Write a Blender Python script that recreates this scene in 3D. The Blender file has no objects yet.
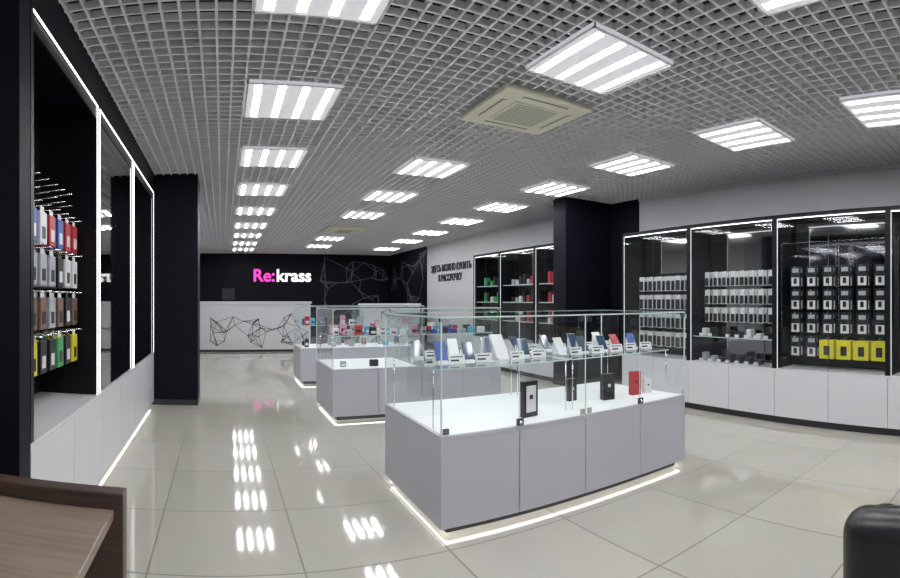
import bpy, bmesh, math, random
from mathutils import Matrix, Vector
random.seed(7)
S=bpy.context.scene
S.view_settings.view_transform='Standard'
S.view_settings.exposure=0.2

# ---------------------------------------------------------------- materials
def mat(name,col,rough=.5,metal=0,emit=None,es=0,noise=0,nscale=8,spec=None,coat=0):
    m=bpy.data.materials.new(name); m.use_nodes=True
    nt=m.node_tree; b=nt.nodes['Principled BSDF']
    b.inputs['Base Color'].default_value=(*col,1)
    b.inputs['Roughness'].default_value=rough
    b.inputs['Metallic'].default_value=metal
    if spec is not None: b.inputs['Specular IOR Level'].default_value=spec
    if coat: b.inputs['Coat Weight'].default_value=coat
    if emit: 
        b.inputs['Emission Color'].default_value=(*emit,1); b.inputs['Emission Strength'].default_value=es
    if noise:
        tc=nt.nodes.new('ShaderNodeTexCoord'); n=nt.nodes.new('ShaderNodeTexNoise'); n.inputs['Scale'].default_value=nscale
        n.inputs['Detail'].default_value=4
        mx=nt.nodes.new('ShaderNodeMix'); mx.data_type='RGBA'
        mx.inputs[6].default_value=(*[c*(1-noise) for c in col],1); mx.inputs[7].default_value=(*[min(1,c*(1+noise)) for c in col],1)
        nt.links.new(tc.outputs['Object'],n.inputs['Vector']); nt.links.new(n.outputs['Fac'],mx.inputs[0]); nt.links.new(mx.outputs[2],b.inputs['Base Color'])
    return m
def glassmat(name,tint=(.96,.985,.98),f0=.05):
    m=bpy.data.materials.new(name); m.use_nodes=True; nt=m.node_tree; nt.nodes.clear()
    o=nt.nodes.new('ShaderNodeOutputMaterial'); mx=nt.nodes.new('ShaderNodeMixShader')
    t=nt.nodes.new('ShaderNodeBsdfTransparent'); t.inputs[0].default_value=(*tint,1)
    g=nt.nodes.new('ShaderNodeBsdfGlossy'); g.inputs['Roughness'].default_value=.01; g.inputs[0].default_value=(.9,.9,.9,1)
    lw=nt.nodes.new('ShaderNodeLayerWeight'); lw.inputs[0].default_value=.5
    p=nt.nodes.new('ShaderNodeMath'); p.operation='POWER'; p.inputs[1].default_value=4.5
    a=nt.nodes.new('ShaderNodeMath'); a.operation='MULTIPLY_ADD'; a.inputs[1].default_value=.85; a.inputs[2].default_value=f0
    nt.links.new(lw.outputs['Facing'],p.inputs[0]); nt.links.new(p.outputs[0],a.inputs[0])
    nt.links.new(a.outputs[0],mx.inputs[0]); nt.links.new(t.outputs[0],mx.inputs[1]); nt.links.new(g.outputs[0],mx.inputs[2]); nt.links.new(mx.outputs[0],o.inputs[0])
    return m
def woodmat(name,c1,c2):
    m=mat(name,c1,.4); nt=m.node_tree; b=nt.nodes['Principled BSDF']
    tc=nt.nodes.new('ShaderNodeTexCoord'); mp=nt.nodes.new('ShaderNodeMapping'); mp.inputs['Scale'].default_value=(1.5,22,22)
    n=nt.nodes.new('ShaderNodeTexNoise'); n.inputs['Scale'].default_value=2.5; n.inputs['Detail'].default_value=8
    r=nt.nodes.new('ShaderNodeValToRGB'); r.color_ramp.elements[0].color=(*c1,1); r.color_ramp.elements[1].color=(*c2,1)
    r.color_ramp.elements[0].position=.35; r.color_ramp.elements[1].position=.65
    nt.links.new(tc.outputs['Object'],mp.inputs[0]); nt.links.new(mp.outputs[0],n.inputs['Vector']); nt.links.new(n.outputs['Fac'],r.inputs[0]); nt.links.new(r.outputs[0],b.inputs['Base Color'])
    return m
def floormat():
    m=mat('floor_tiles_glossy',(.6,.57,.5),.07,spec=.9); nt=m.node_tree; b=nt.nodes['Principled BSDF']
    tc=nt.nodes.new('ShaderNodeTexCoord'); mp=nt.nodes.new('ShaderNodeMapping'); mp.inputs['Location'].default_value=(-.41+.78*4,-.2+.78*8,0)
    br=nt.nodes.new('ShaderNodeTexBrick'); br.offset=0; br.squash=1
    br.inputs['Scale'].default_value=1; br.inputs['Brick Width'].default_value=.78; br.inputs['Row Height'].default_value=.78
    br.inputs['Mortar Size'].default_value=.0055; br.inputs['Mortar Smooth'].default_value=.1
    br.inputs['Color1'].default_value=(.50,.475,.42,1); br.inputs['Color2'].default_value=(.46,.44,.385,1); br.inputs['Mortar'].default_value=(.15,.14,.12,1)
    n=nt.nodes.new('ShaderNodeTexNoise'); n.inputs['Scale'].default_value=3; n.inputs['Detail'].default_value=6
    mx=nt.nodes.new('ShaderNodeMix'); mx.data_type='RGBA'; mx.blend_type='MULTIPLY'; mx.inputs[0].default_value=.12
    rr=nt.nodes.new('ShaderNodeMapRange'); rr.inputs['To Min'].default_value=.06; rr.inputs['To Max'].default_value=.5
    nt.links.new(tc.outputs['Object'],mp.inputs[0]); nt.links.new(mp.outputs[0],br.inputs['Vector']); nt.links.new(tc.outputs['Object'],n.inputs['Vector'])
    nt.links.new(br.outputs['Color'],mx.inputs[6]); nt.links.new(n.outputs['Color'],mx.inputs[7]); nt.links.new(mx.outputs[2],b.inputs['Base Color'])
    nt.links.new(br.outputs['Fac'],rr.inputs[0]); nt.links.new(rr.outputs[0],b.inputs['Roughness'])
    return m
FLOOR=floormat()
WALL=mat('wall_paint_light',(.53,.53,.55),.7,noise=.04,nscale=3)
DARK=mat('wall_paint_black',(.005,.005,.011),.5,noise=.2,nscale=4,spec=.15)
BLK=mat('black_laminate',(.006,.006,.009),.35,noise=.15,nscale=5,spec=.25)
MIR=mat('smoked_mirror',(.30,.30,.32),.03,metal=1)
MIR2=mat('dim_mirror',(.28,.28,.29),.05,metal=1)
WHT=mat('white_laminate',(.66,.66,.69),.3,noise=.03,nscale=2)
LAV=mat('grey_lavender_laminate',(.52,.52,.58),.33,noise=.03,nscale=2)
DECK=mat('deck_white_glow',(.85,.86,.87),.35,emit=(1,1,1),es=.12)  # faint emission stands in for LED light falling on the deck
GAP=mat('door_gap',(.05,.05,.06),.6)
GRID=mat('ceiling_grid_metal',(.82,.82,.84),.5,noise=.02)
PLEN=mat('ceiling_plenum',(.045,.045,.05),.9,noise=.3,nscale=1.5)
TUBE=mat('led_tube',(1,1,1),.5,emit=(.97,.98,1),es=34)
PANL=mat('lamp_diffuser',(.6,.6,.62),.5,emit=(.93,.95,1),es=.36)
FRM=mat('lamp_frame',(.7,.7,.7),.5)
LED=mat('led_strip',(1,1,1),.5,emit=(.95,.97,1),es=3)
LEDR=mat('led_strip_soft',(.7,.7,.7),.5,emit=(.95,.97,1),es=.9)
LEDD=mat('led_strip_plinth',(1,1,1),.5,emit=(1,.99,.93),es=4)
GLS=glassmat('clear_glass')
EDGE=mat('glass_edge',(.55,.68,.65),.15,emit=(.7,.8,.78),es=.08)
CHR=mat('chrome',(.75,.76,.78),.15,metal=1)
STEEL=mat('dark_steel',(.12,.12,.13),.3,metal=1)
AC=mat('ac_plastic_cream',(.80,.78,.63),.45,noise=.02)
ACD=mat('ac_grille_dark',(.25,.24,.19),.5)
WD1=woodmat('walnut_dark',(.045,.026,.020),(.08,.05,.038))
WD2=woodmat('walnut_top',(.19,.14,.105),(.26,.195,.15))
LEA=mat('black_leather',(.008,.008,.010),.35,noise=.3,nscale=60)
PINK=mat('sign_pink',(.9,.05,.4),.4,emit=(1,.05,.45),es=1.1)
WSGN=mat('sign_white',(.9,.9,.9),.4,emit=(1,1,1),es=1.1)
TXT=mat('letter_dark',(.02,.02,.03),.5)
LINEW=mat('line_light',(.13,.13,.16),.5)
LINEB=mat('line_dark',(.08,.08,.09),.5)
BASE=mat('baseboard_dark',(.03,.03,.035),.4)
def c(n,col,r=.35): return mat(n,col,r)
RED=c('pack_red',(.45,.025,.035)); BLU=c('pack_blue',(.03,.09,.36)); CYA=c('pack_cyan',(.12,.42,.65)); YEL=c('pack_yellow',(.66,.58,.02)); GRN=c('pack_green',(.07,.38,.12))
SIL=c('pack_silver',(.40,.42,.45)); BRN=c('pack_brown',(.18,.11,.08)); WP=c('pack_white',(.72,.72,.74)); BP=c('pack_black',(.010,.010,.013)); PNK=c('pack_pink',(.65,.3,.42))
SCR=mat('phone_screen',(.05,.08,.14),.08)

# ---------------------------------------------------------------- mesh builder
class MB:
    def __init__(s): s.v=[];s.f=[];s.m=[];s.mats=[];s.sm=[]
    def mi(s,m):
        if m not in s.mats: s.mats.append(m)
        return s.mats.index(m)
    def box(s,x0,x1,y0,y1,z0,z1,m,M=None):
        i=len(s.v); P=[(x,y,z) for z in (z0,z1) for y in (y0,y1) for x in (x0,x1)]
        if M is not None: P=[tuple(M@Vector(p)) for p in P]
        s.v+=P; k=s.mi(m)
        for q in ((0,2,3,1),(4,5,7,6),(0,1,5,4),(2,6,7,3),(0,4,6,2),(1,3,7,5)):
            s.f.append(tuple(i+a for a in q)); s.m.append(k); s.sm.append(False)
    def px(s,x,y0,y1,z0,z1,m): s.quad([(x,y0,z0),(x,y1,z0),(x,y1,z1),(x,y0,z1)],m)
    def py(s,y,x0,x1,z0,z1,m): s.quad([(x0,y,z0),(x1,y,z0),(x1,y,z1),(x0,y,z1)],m)
    def pz(s,z,x0,x1,y0,y1,m): s.quad([(x0,y0,z),(x1,y0,z),(x1,y1,z),(x0,y1,z)],m)
    def bm(s,bm,m,smooth=True):
        i=len(s.v); k=s.mi(m)
        bm.verts.index_update()
        for v in bm.verts: s.v.append(tuple(v.co))
        for f in bm.faces: s.f.append(tuple(i+v.index for v in f.verts)); s.m.append(k); s.sm.append(smooth)
        bm.free()
    def rbox(s,x0,x1,y0,y1,z0,z1,m,r=.03,seg=4,M=None):
        b=bmesh.new(); bmesh.ops.create_cube(b,size=1)
        for v in b.verts: v.co=Vector(((x0+x1)/2+v.co.x*(x1-x0),(y0+y1)/2+v.co.y*(y1-y0),(z0+z1)/2+v.co.z*(z1-z0)))
        bmesh.ops.bevel(b,geom=list(b.edges),offset=r,segments=seg,profile=.5,affect='EDGES')
        if M is not None: b.transform(M)
        s.bm(b,m,seg>2)
    def cyl(s,p0,p1,r,m,n=12):
        p0=Vector(p0);p1=Vector(p1);d=p1-p0
        b=bmesh.new(); bmesh.ops.create_cone(b,cap_ends=True,segments=n,radius1=r,radius2=r,depth=d.length)
        b.transform(Matrix.Translation((p0+p1)/2)@d.to_track_quat('Z','Y').to_matrix().to_4x4()); s.bm(b,m)
    def quad(s,ps,m):
        i=len(s.v); s.v+=[tuple(p) for p in ps]; s.f.append(tuple(range(i,i+len(ps)))); s.m.append(s.mi(m)); s.sm.append(False)
    def done(s,name,parent=None,M=None):
        me=bpy.data.meshes.new(name); me.from_pydata(s.v,[],s.f); 
        for m in s.mats: me.materials.append(m)
        me.polygons.foreach_set('material_index',s.m); me.polygons.foreach_set('use_smooth',s.sm); me.update()
        if M is not None: me.transform(M)
        o=bpy.data.objects.new(name,me); S.collection.objects.link(o); o.parent=parent; return o
def simple(name,x0,x1,y0,y1,z0,z1,m):
    b=MB(); b.box(x0,x1,y0,y1,z0,z1,m); return b.done(name)

H=1.35; CZ=2.96
XL=-1.4; XR=6.0; YB=18.0; YF=-2.5; ZT=3.45
# ---------------------------------------------------------------- room shell
simple('floor',XL-.1,XR+.1,YF-.1,YB+.1,-.1,0,FLOOR)
simple('wall_left',XL-.1,XL,YF,YB,0,ZT,WALL)
b=MB(); b.box(XR,XR+.1,YF,14.4,0,ZT,WALL); b.box(XR-.002,XR+.1,14.4,YB,0,ZT,DARK); b.done('wall_right')
simple('wall_back',XL-.1,XR+.1,YB,YB+.1,0,ZT,DARK)
simple('wall_front',XL-.1,XR+.1,YF-.1,YF,0,ZT,WALL)
b=MB()
b.box(XL-.1,XR+.1,YF-.1,YB+.1,ZT,ZT+.1,PLEN)
g=.103; w=.0078
x=XL+.03
while x<XR: b.box(x-w,x+w,YF,YB,CZ,CZ+.042,GRID); x+=g
y=YF+.03
while y<YB: b.box(XL,XR,y-w,y+w,CZ+.0005,CZ+.0415,GRID); y+=g
for yy in (3.4,8.2,13): b.box(XL,XR,yy,yy+.25,3.2,3.4,PLEN)
b.box(3.3,3.6,YF,YB,3.15,3.35,PLEN)
b.done('ceiling')
simple('baseboard_right',XR-.015,XR,9.7,YB,0,.09,BASE)
simple('baseboard_back',XL,XR,YB-.015,YB,0,.09,BASE)
simple('trim_1',XR-.02,XR,YF,14.4,CZ-.03,CZ,FRM)

# pillars
b=MB(); b.box(XL,-.31,6.66,7.3,0,ZT,DARK); b.box(XL,-.305,6.655,7.305,0,.07,BASE); b.done('pillar')
b=MB(); b.box(4.99,XR,6.42,6.74,0,ZT,DARK); b.box(4.985,XR,6.415,6.745,0,.07,BASE); b.done('pillar')
simple('wall_panel_dark',XR-.04,XR,5.8,6.42,0,ZT,DARK)
simple('wall_panel_dark',XL,-.87,2.12,2.25,0,ZT,DARK)

# ---------------------------------------------------------------- ceiling lamps
def lamp(cx,cy,sx=.72,sy=.73):
    b=MB(); z=CZ-.03
    b.box(cx-sx/2,cx+sx/2,cy-sy/2,cy+sy/2,z+.004,CZ-.001,PANL)
    t=.016
    for a in ((cx-sx/2,cx-sx/2+t,cy-sy/2,cy+sy/2),(cx+sx/2-t,cx+sx/2,cy-sy/2,cy+sy/2),(cx-sx/2,cx+sx/2,cy-sy/2,cy-sy/2+t),(cx-sx/2,cx+sx/2,cy+sy/2-t,cy+sy/2)):
        b.box(*a,z+.001,CZ-.002,FRM)
    for k in range(4):
        x=cx-sx/2+sx*(k+.5)/4
        b.box(x-.026,x+.026,cy-sy/2+.04,cy+sy/2-.04,z+.003,z+.0045,TUBE)
    b.done('ceiling_lamp')
def c1(y): return .54+.01*(y-4)
def c2(y): return 2.33+.042*(y-2.65)
def c3(y): return 4.28+.06*(y-2.7)
for y in (-.6,.98,2.50,4.15,5.8,7.5,9.3,11.1,12.8,14.6,16.3): lamp(c1(y),y)  # negative y in each column: unseen lamps added behind camera for lighting
lamp(2.16,1.09)
for y in (-.5,2.63,5.8,7.6,9.4,13.2,15.1): lamp(c2(y),y)
for y in (-.3,1.2,2.71,4.35,6.0,7.7,9.45,11.35,13.2,15.4): lamp(c3(y),y)
def acunit(x0,x1,y0,y1):
    b=MB(); z=CZ-.045; cx=(x0+x1)/2; cy=(y0+y1)/2; sx=x1-x0; sy=y1-y0
    b.rbox(x0,x1,y0,y1,z,CZ-.001,AC,.012,2)
    b.rbox(cx-sx*.27,cx+sx*.27,cy-sy*.27,cy+sy*.27,z-.012,z+.01,AC,.006,2)
    for k in range(14):
        yy=cy-sy*.24+sy*.48*k/13
        b.box(cx-sx*.24,cx+sx*.24,yy-.005,yy+.005,z-.0135,z-.011,ACD)
    for d in (-1,1):
        b.box(cx-sx*.26,cx+sx*.26,cy+d*sy*.385-.02,cy+d*sy*.385+.02,z-.002,z+.002,ACD)
        b.box(cx+d*sx*.385-.02,cx+d*sx*.385+.02,cy-sy*.26,cy+sy*.26,z-.002,z+.002,ACD)
        b.box(cx-sx*.25,cx+sx*.25,cy+d*sy*.385-.004,cy+d*sy*.385+.016,z-.006,z-.002,AC)
        b.box(cx+d*sx*.385-.004,cx+d*sx*.385+.016,cy-sy*.25,cy+sy*.25,z-.006,z-.002,AC)
    b.done('ceiling_air_conditioner')
acunit(2.0,2.83,3.27,4.07); acunit(2.3,3.15,11.0,11.85)

# ---------------------------------------------------------------- glass showcases
def showcase(x0,x1,y0,y1,units=2,lock=True):
    b=MB(); zb=.575; zt=1.255; t=.008
    b.box(x0+.06,x1-.06,y0+.06,y1-.06,0,.07,BASE)
    for a in ((x0+.03,x1-.03,y0+.035,y0+.055),(x0+.03,x1-.03,y1-.055,y1-.035),(x0+.035,x0+.055,y0+.03,y1-.03),(x1-.055,x1-.035,y0+.03,y1-.03)):
        b.box(*a,.045,.062,LEDD)
    b.box(x0+.018,x1-.018,y0+.018,y1-.018,.064,zb-.02,GAP)
    n=units*2; L=(x1-x0)/n
    for k in range(n):
        xa=x0+L*k+(.003 if k else .0); xe=x0+L*(k+1)-(.003 if k<n-1 else 0)
        b.box(xa,xe,y0,y0+.018,.05,zb-.022,LAV); b.box(xa,xe,y1-.018,y1,.05,zb-.022,LAV)
    b.box(x0,x0+.018,y0+.019,y1-.019,.05,zb-.022,LAV); b.box(x1-.018,x1,y0+.019,y1-.019,.05,zb-.022,LAV)
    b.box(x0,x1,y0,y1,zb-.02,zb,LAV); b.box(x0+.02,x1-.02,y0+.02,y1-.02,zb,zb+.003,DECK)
    b.py(y0+.006,x0+.01,x1-.01,zb,zt,GLS); b.py(y1-.006,x0+.01,x1-.01,zb,zt,GLS)
    b.px(x0+.006,y0+.006,y1-.006,zb,zt,GLS); b.px(x1-.006,y0+.006,y1-.006,zb,zt,GLS)
    b.pz(zt-.001,x0,x1,y0,y1,GLS)
    U=(x1-x0)/units
    zs=.93
    for k in range(units):
        a=x0+U*k; e=a+U
        b.pz(zs+t,a+.02,e-.02,y0+.16,y1-.1,GLS)
        b.box(a+.02,e-.02,y0+.157,y0+.16,zs,zs+t,EDGE); b.box(a+.02,e-.02,y1-.1,y1-.097,zs,zs+t,EDGE)
        b.box(a+.017,a+.02,y0+.16,y1-.1,zs,zs+t,EDGE); b.box(e-.02,e-.017,y0+.16,y1-.1,zs,zs+t,EDGE)
        for yy in (y0+.18,y1-.12):
            for xx in (a+.03,e-.03): b.cyl((xx,yy,zb),(xx,yy,zs),.004,CHR,8)
        if k: b.px(a,y0+.015,y1-.015,zb,zt,GLS)
        if lock:
            xx=(a+e)/2
            b.rbox(xx-.025,xx+.025,y0-.012,y0+.004,zb+.005,zb+.05,STEEL,.005,2)
            b.cyl((xx,y0-.022,zb+.028),(xx,y0-.01,zb+.028),.012,CHR,12)
            for xx in (a+.03,e-.03):
                for zz in (zb+.01,zt-.05): b.box(xx-.02,xx+.02,y0-.004,y0+.002,zz,zz+.035,CHR)
            b.box((a+e)/2-.002,(a+e)/2+.002,y0+.003,y0+.006,zb,zt-t,EDGE)
        if k: b.box(a-.003,a+.003,y0+.001,y0+.006,zb,zt,EDGE)
    e=.004
    for (xx,yy) in ((x0+e,y0+e),(x1-e,y0+e),(x0+e,y1-e),(x1-e,y1-e)): b.box(xx-e,xx+e,yy-e,yy+e,zb,zt,EDGE)
    for z0 in (zt-.009,):
        b.box(x0-.001,x1+.001,y0-.003,y0,z0,zt,EDGE); b.box(x0-.001,x1+.001,y1,y1+.003,z0,zt,EDGE)
        b.box(x0-.003,x0,y0,y1,z0,zt,EDGE); b.box(x1,x1+.003,y0,y1,z0,zt,EDGE)
    for (xx,yy) in ((x0,y0),(x1,y0),(x0,y1),(x1,y1)):
        sx=1 if xx==x0 else -1; sy=1 if yy==y0 else -1
        b.box(min(xx,xx+sx*.03),max(xx,xx+sx*.03),min(yy,yy+sy*.03),max(yy,yy+sy*.03),zt-.03,zt-.01,CHR)
    return b.done('glass_showcase')
showcase(1.2,3.31,2.68,3.7)
showcase(1.22,3.35,5.64,6.65,lock=False)
showcase(1.25,3.36,8.2,9.05,lock=False)

def phone_on_stand(x,y,z,body,rz=0,big=1.0):
    b=MB(); M=Matrix.Translation((x,y,z))@Matrix.Rotation(rz,4,'Z')
    T=M@Matrix.Rotation(math.radians(-38),4,'X')
    w=.038*big;h=.15*big
    pts=[(-w*.8,-.02,.0),(w*.8,-.02,.0),(w*.8,.09,.0),(-w*.8,.09,.0),(-w*.8,.085,.09*big),(w*.8,.085,.09*big)]
    pts=[M@Vector(p) for p in pts]
    for q in ((0,1,2,3),(0,4,5,1),(3,2,5,4),(0,3,4),(1,5,2)): b.quad([pts[i] for i in q],WP)
    b.rbox(-w,w,-.012,-.004,.004,h,body,.003,2,T)
    b.box(-w*.9,w*.9,-.0135,-.0118,.01,h-.008,SCR if body not in (RED,WP,BLU) else body,T)
    C=M@Matrix.Translation((.075,-.08,0))@Matrix.Rotation(math.radians(-20),4,'X')
    b.box(-.055,.055,-.002,0,0,.06,WP,C); b.box(-.042,.042,-.003,-.002,.042,.049,BP,C); b.box(-.042,.015,-.003,-.002,.016,.028,BP,C)
    b.done('display_phone')
zs=.939
for (x,y,m,bg) in ((1.40,3.1,BLU,1.1),(1.60,3.1,BP,1),(1.86,3.1,WP,1.35),(2.08,3.15,SIL,1),(2.38,3.1,WP,1),(2.60,3.1,BP,1),(2.80,3.1,SIL,1),(2.96,3.1,RED,1),(3.14,3.1,BLU,1)):
    phone_on_stand(x,y,zs,m,random.uniform(-.25,.1),bg)
for i in range(7): phone_on_stand(1.36+i*.28,3.42,zs,random.choice([BP,WP,BP,SIL]),random.uniform(-.2,.2))
def phone_box(x,y,z,w,d,h,m,face,rz=0):
    b=MB(); M=Matrix.Translation((x,y,z))@Matrix.Rotation(rz,4,'Z')
    b.rbox(-w/2,w/2,0,d,0,h,m,.003,2,M)
    b.box(-w*.34,w*.34,-.0015,.0,h*.14,h*.88,face,M); b.box(-w*.12,w*.12,-.003,-.0015,h*.5,h*.62,WP if face==BP else BP,M)
    b.done('phone_box')
zd=.579
phone_box(1.92,2.84,zd,.125,.04,.235,BP,WP,.15)
phone_box(2.48,3.1,zd,.08,.05,.17,BP,BP)
phone_box(2.72,2.95,zd,.10,.06,.20,BP,BP,-.2)
phone_box(3.02,2.95,zd,.09,.05,.19,RED,RED,-.2)
phone_box(3.16,2.95,zd,.07,.05,.12,WP,WP,-.2)

def stock(name,x0,x1,y0,y1,zl,cols,hmin=.08,hmax=.2,step=.12,ystep=.2,p=.85):
    b=MB()
    for z in zl:
        y=y0
        while y<y1:
            x=x0
            while x<x1:
                if random.random()<p:
                    w=random.uniform(.06,.1);h=random.uniform(hmin,hmax);m=random.choice(cols)
                    b.rbox(x,x+w,y,y+.05,z,z+h,m,.004,1); b.box(x+w*.15,x+w*.85,y-.001,y,z+h*.2,z+h*.5,random.choice([WP,BP,m]))
                x+=step
            y+=ystep
    return b.done(name)
cc=[CYA,BLU,SIL,WP,SIL,BP,CYA,PNK,RED,WP]
stock('display_phone_boxes',1.32,3.2,5.85,6.4,[.939],cc,.05,.12,.13,.2,.8)
stock('display_phone_boxes',1.35,3.2,5.8,6.1,[.579],[BP,WP,SIL,BLU],.04,.10,.35,.3,.6)
stock('display_phone_boxes',1.35,3.2,8.4,8.8,[.579,.939],cc,.06,.16,.15,.3,.6)

# ---------------------------------------------------------------- right wall cabinets
XC=5.05
def wall_cab(name,ys,ztop=2.28,zb=.60,back=5.45,mirror_to=1.72,full=(),M=None,xb=XR-.001):
    b=MB(); ya,yb=min(ys),max(ys)
    b.box(XC+.05,xb,ya,yb,0,.09,BASE)
    b.box(XC+.02,xb,ya,yb,.09,zb-.02,GAP); b.box(XC,xb,ya,yb,zb-.02,zb,WHT)
    for i in range(len(ys)-1):
        a,e=min(ys[i],ys[i+1]),max(ys[i],ys[i+1]); L=(e-a)/2
        for k in range(2): b.box(XC,XC+.02,a+L*k+.003,a+L*(k+1)-.003,.08,zb-.023,WHT)
        b.box(back,back+.02,a,e,zb,ztop,BLK)
        b.box(back-.006,back,a+.05,e-.05,(zb+.02 if i in full else mirror_to),ztop-.05,MIR2)
        b.box(XC+.014,XC+.020,a+.028,a+.032,zb,ztop-.045,LEDR); b.box(XC+.014,XC+.020,e-.032,e-.028,zb,ztop-.045,LEDR)
        b.box(XC+.03,XC+.04,a+.03,e-.03,ztop-.05,ztop-.043,LED)
        b.px(XC+.006,a+.03,e-.03,zb+.005,ztop-.045,GLS)
        b.box(XC+.003,XC+.009,(a+e)/2-.002,(a+e)/2+.002,zb+.005,ztop-.045,STEEL)
    b.box(back+.02,xb,ya,yb,zb,ztop,BLK)
    b.box(XC,xb,ya,yb,ztop-.04,ztop,BLK)
    for y in ys: b.box(XC,back,y-.028 if y!=ya else y,y+.028 if y!=yb else y,zb,ztop-.04,BLK)
    return b.done(name,M=M)
MRT=Matrix.Translation((5.10,5.27,0))@Matrix.Rotation(math.radians(-2.6),4,'Z')@Matrix.Translation((-5.05,-5.27,0))
cabR=wall_cab('wall_display_cabinet',[5.27,4.03,2.78,1.47,.2,-1.1],full=(1,),M=MRT,xb=5.93)
def packs_R(y0,y1,zs,kind,X=5.43,cols=6,f=1.0):
    b=MB(); L=(y1-y0)/cols
    for r,z in enumerate(zs):
        for k in range(cols):
            yc=y0+L*(k+.5)
            b.cyl((X,yc,z+.115),(X-.22,yc,z+.115),.004,CHR,6)
            kk=kind(r,k)
            for q in range(2):
                xx=X-.10-q*.08
                if kk=='y': b.rbox(xx-.05,xx,yc-.085,yc+.085,z-.11,z+.09,YEL,.005,1); b.box(xx-.052,xx-.05,yc-.04,yc+.03,z-.07,z+.03,BP)
                elif kk=='w':
                    b.box(xx-.008,xx,yc-.065,yc+.065,z-.1,z+.125,BP); b.box(xx-.012,xx-.008,yc-.048,yc+.048,z-.095,z-.0,WP)
                    b.box(xx-.02,xx-.012,yc-.018,yc+.018,z-.07,z-.01,BP)
                    b.box(xx-.0095,xx-.008,yc-.04,yc+.04,z+.055,z+.10,SIL)
                else:
                    b.box(xx-.008,xx,yc-.045*f,yc+.045*f,z-.08*f,z+.12,WP); b.rbox(xx-.022,xx-.008,yc-.034*f,yc+.034*f,z-.07*f,z+.06*f,BP,.006,1)
    b.done('hanging_accessory_packs',M=MRT)
packs_R(1.52,2.72,[1.60,1.345,1.09,.83],lambda r,k:'y' if (r==3 and k<4) else 'w')
packs_R(.28,1.40,[1.60,1.345,1.09,.83],lambda r,k:'y' if r==3 else 'w')
packs_R(4.12,5.15,[1.55,1.30,1.05,.8],lambda r,k:'b',cols=6)
packs_R(2.88,3.95,[1.58,1.36,1.14],lambda r,k:'b',cols=8,f=.75)
b=MB()
for z in (.90,):
    b.pz(z+.008,5.1,5.43,2.82,3.99,GLS); b.box(5.097,5.1,2.82,3.99,z,z+.008,EDGE)
b.done('glass_shelves',cabR,M=MRT)
b=MB()
for z in (.909,.601):
    for k in range(8):
        y=2.92+k*.135
        if random.random()<.9:
            hh=random.uniform(.05,.11)
            b.rbox(5.2,5.28,y,y+.07,z,z+hh,random.choice([WP,BP,BP,SIL]),.008,2)
            b.box(5.14,5.143,y,y+.06,z,z+.035,WP)
b.done('earphone_boxes',M=MRT)
wall_cab('wall_display_cabinet',[9.62,8.57,7.38,6.75],ztop=2.28)
for (a,e,cl) in ((6.8,7.3,[RED,RED,WP]),(7.45,8.5,[RED,WP,BP,SIL,BP]),(8.65,9.55,[GRN,GRN,WP,BP])):
    b=MB()
    for z in (1.62,1.3,.95):
        b.box(5.1,5.43,a,e,z,z+.012,EDGE)
        y=a+.05
        while y<e-.1:
            b.rbox(5.2,5.3,y,y+.08,z+.013,z+random.uniform(.1,.22),random.choice(cl),.006,1); y+=.13
    b.done('shelved_phone_cases')

# ---------------------------------------------------------------- left wall cabinets
XF=-.87; ys=[2.26,3.6,5.05,6.6]; zb=.68; zt=2.73
b=MB()
b.box(XL+.001,XF-.06,2.26,6.6,0,.08,BASE); b.box(XF-.055,XF-.04,2.3,6.6,.055,.07,LEDD)
b.box(XL+.001,XF-.02,2.26,6.6,.075,zb-.02,GAP); b.box(XL+.001,XF,2.26,6.6,zb-.02,zb,WHT)
n=6; L=(6.6-2.26)/n
for k in range(n): b.box(XF-.02,XF,2.26+L*k+.003,2.26+L*(k+1)-.003,.06,zb-.023,WHT)
b.box(XL+.001,-1.3,2.26,6.6,zb,zt,BLK)
b.box(XL+.001,XF,2.26,6.6,zt,ZT,DARK)
for i,y in enumerate(ys):
    y0=y if i==0 else y-.03; y1=y if i==3 else y+.03
    if i==0: y1=y+.04
    if i==3: y0=y-.04
    b.box(-1.3,XF,y0,y1,zb,zt,BLK)
for i in range(3):
    a,e=ys[i],ys[i+1]
    b.box(XF-.004,XF+.003,a+.03,e-.03,zt-.016,zt-.008,LED)
    b.box(XF-.004,XF+.003,e-.036,e-.03,zb,zt-.01,LED)
    if i: b.box(XF-.004,XF+.004,a+.03,a+.036,zb,zt-.01,LED)
    b.box(XF-.02,XF-.005,a+.04,e-.05,zt-.1,zt-.03,BLK)
for i in (1,2):
    a,e=ys[i],ys[i+1]; b.box(XF-.016,XF-.01,a+.045,e-.048,zb+.01,zt-.1,MIR)
b.done('wall_display_cabinet')
b=MB()
rows=[(1.77,[RED,RED,BLU,BLU,BP,WP]),(1.53,[SIL,WP,SIL,BP]),(1.28,[BP,BRN,SIL,BRN,BP]),(1.03,[YEL,YEL,GRN,BP])]
cols_y=(2.48,2.64,2.80,2.96,3.12,3.28,3.44)
for (z,cl) in rows:
    for k,yc in enumerate(cols_y):
        b.cyl((-1.3,yc,z+.12),(-.95,yc,z+.12),.003,CHR,6)
        m0=random.choice(cl)
        for q in range(6):
            xx=-1.27+q*.05; m=m0 if random.random()<.6 else random.choice(cl)
            b.rbox(xx,xx+.022,yc-.055,yc+.055,z-.1,z+.085,m,.005,1)
            b.box(xx+.022,xx+.023,yc-.03,yc+.03,z-.07,z+.0,WP if m in (BP,RED,BLU) else BP)
            b.box(xx+.009,xx+.012,yc-.03,yc+.03,z+.085,z+.115,WP if m!=BP else BP)
for k,yc in enumerate(cols_y):
    for z in (1.99,2.07): b.cyl((-1.3,yc,z),(-1.02,yc,z+.01),.003,CHR,6)
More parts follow.
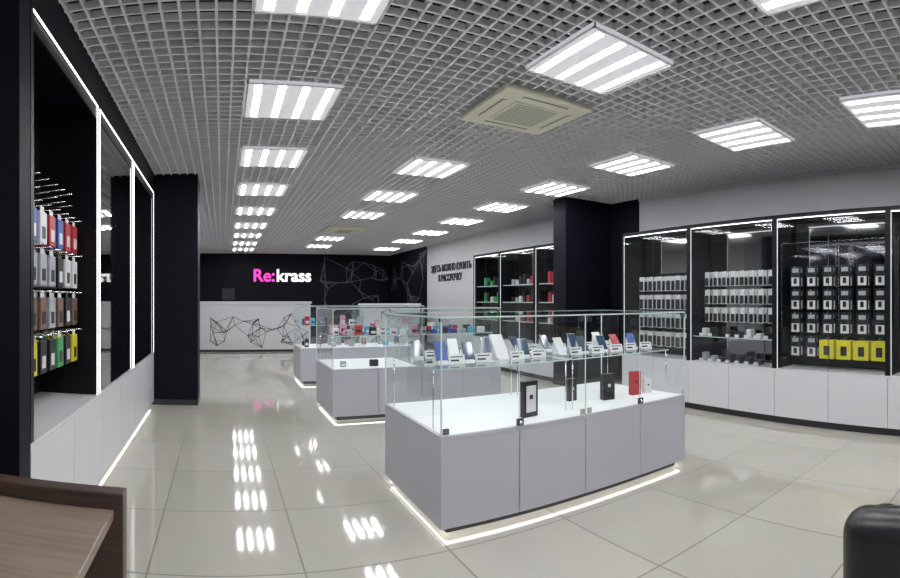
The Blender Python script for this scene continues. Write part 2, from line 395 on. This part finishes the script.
b.done('hanging_accessory_packs')

# ---------------------------------------------------------------- reception, sign, constellation graphics
def constellation(bd,u0,u1,v0,v1,n,P,m,w=.006,k=3,dens=None):
    pts=[(random.uniform(u0,u1) if not dens else u0+(u1-u0)*random.random()**dens,random.uniform(v0,v1)) for _ in range(n)]
    done=set()
    for i,p in enumerate(pts):
        o=sorted(range(n),key=lambda j:(pts[j][0]-p[0])**2+(pts[j][1]-p[1])**2)[1:k+1]
        for j in o:
            if (min(i,j),max(i,j)) in done: continue
            done.add((min(i,j),max(i,j)))
            q=pts[j]; dx=q[0]-p[0]; dy=q[1]-p[1]; l=math.hypot(dx,dy)
            if l<1e-4: continue
            nx=-dy/l*w; ny=dx/l*w
            bd.quad([P(p[0]+nx,p[1]+ny),P(q[0]+nx,q[1]+ny),P(q[0]-nx,q[1]-ny),P(p[0]-nx,p[1]-ny)],m)
        s=w*2.6
        bd.quad([P(p[0]+s*math.cos(a),p[1]+s*math.sin(a)) for a in [t*math.pi/3 for t in range(6)]],m)
b=MB()
b.box(-1.25,2.3,13.55,14.2,0,.06,BASE); b.box(-1.3,2.32,13.5,14.25,.06,1.26,WHT); b.box(-1.32,2.35,13.47,14.28,1.26,1.31,WP)
constellation(b,-.62,2.28,.1,1.05,46,lambda u,v:(u,13.496,v),LINEB,.0055,5,.8)
b.done('reception_counter')
b=MB()
b.box(3.95,5.6,14.0,14.6,0,1.2,WHT); b.box(3.92,5.63,13.97,14.63,1.2,1.25,WP)
constellation(b,4.0,5.55,.1,1.1,20,lambda u,v:(u,13.996,v),LINEB,.007,4)
b.done('reception_counter')
b=MB(); b.box(.0,.34,13.85,13.88,1.36,1.66,BP); b.box(.15,.19,13.87,13.9,1.31,1.5,BP); b.box(.08,.26,13.8,13.95,1.31,1.325,BP); b.box(.02,.32,13.845,13.85,1.38,1.64,BP); b.done('computer_monitor')
b=MB()
constellation(b,3.4,5.95,.6,2.85,44,lambda u,v:(u,YB-.006,v),LINEW,.010,4,.8)
constellation(b,14.5,17.9,.6,2.85,40,lambda u,v:(XR-.008,u,v),LINEW,.012,4)
b.done('constellation_wall_graphic')
def text(body,size,M,m,ext=.02,align='LEFT',bold=.0):
    cu=bpy.data.curves.new('t','FONT'); cu.body=body; cu.size=size; cu.extrude=ext; cu.align_x=align; cu.offset=bold; cu.space_line=1.05
    o=bpy.data.objects.new('t',cu); S.collection.objects.link(o); bpy.context.view_layer.update()
    me=bpy.data.meshes.new_from_object(o.evaluated_get(bpy.context.evaluated_depsgraph_get()))
    wd=max(v.co.x for v in me.vertices)-min(v.co.x for v in me.vertices)
    bpy.data.objects.remove(o); me.materials.clear(); me.materials.append(m); me.transform(M)
    return me,wd
MBk=lambda x,y,z:Matrix(((1,0,0,x),(0,0,-1,y),(0,1,0,z),(0,0,0,1)))
sign=bpy.data.objects.new('shop_sign',None); S.collection.objects.link(sign)
m1,w1=text('Re:',.60,MBk(1.06,YB-.05,2.0),PINK,.03,bold=.010); m2,w2=text('krass',.60,MBk(1.06+w1+.09,YB-.05,2.0),WSGN,.03,bold=.010)
for n_,me in (('pink_letters',m1),('white_letters',m2)):
    o=bpy.data.objects.new(n_,me); S.collection.objects.link(o); o.parent=sign
MR=Matrix(((0,0,-1,XR-.012),(-1,0,0,12.8),(0,1,0,2.15),(0,0,0,1)))
MR=MR@Matrix.Diagonal((1,1.25,1,1))
m3,w3=text('ЗДЕСЬ МОЖНО КУПИТЬ\nВ РАССРОЧКУ',.212,MR,TXT,.01,'CENTER',.002)
o=bpy.data.objects.new('wall_lettering',m3); S.collection.objects.link(o)

# ---------------------------------------------------------------- desk and armchair
b=MB()
b.rbox(-1.25,-.31,.75,1.47,.715,.745,WD2,.004,2)
b.rbox(-1.25,-.283,1.47,1.53,0,.79,WD1,.004,2)
b.rbox(-1.25,-1.21,.78,1.47,0,.715,WD1,.004,2)
b.rbox(-1.0,-.6,.82,.85,.45,.715,WD1,.003,1)
b.done('office_desk')
b=MB()   # local frame: back side is x=0 plane, corner at origin, extends +x / -y
b.rbox(.14,.64,-.76,-.14,.14,.34,LEA,.05,5)
b.rbox(.06,.66,-.19,-.05,.08,.39,LEA,.06,6); b.rbox(.06,.66,-.87,-.73,.08,.39,LEA,.06,6)
b.rbox(0,.2,-.92,0,.06,.575,LEA,.098,8)
for xx in (.1,.58):
    for yy in (-.12,-.8): b.cyl((xx,yy,0),(xx,yy,.10),.022,STEEL)
o=b.done('leather_armchair'); o.location=(1.73,.70,0); o.rotation_euler=(0,0,math.radians(12))

# ---------------------------------------------------------------- world + camera
W=bpy.data.worlds.new('w'); S.world=W; W.use_nodes=True
W.node_tree.nodes['Background'].inputs[0].default_value=(.5,.55,.6,1); W.node_tree.nodes['Background'].inputs[1].default_value=.3
F=520.0; X0=222.0; HY=300.0
cam=bpy.data.cameras.new('camera'); co=bpy.data.objects.new('camera',cam); S.collection.objects.link(co)
co.location=(0,0,H); co.rotation_euler=(math.pi/2,0,-(450-X0)/F)
cam.clip_start=.05; cam.clip_end=100; cam.sensor_width=36; cam.lens=18
cam.type='PANO'
for holder in (cam,getattr(cam,'cycles',None)):
    try:
        holder.panorama_type='CENTRAL_CYLINDRICAL'
        holder.central_cylindrical_range_u_min=-450/F; holder.central_cylindrical_range_u_max=450/F
        holder.central_cylindrical_range_v_min=-(578-HY)/F; holder.central_cylindrical_range_v_max=HY/F
        holder.central_cylindrical_radius=1.0
        print('cyl ok',holder)
    except Exception as ex: print('cyl fail',ex)
S.camera=co
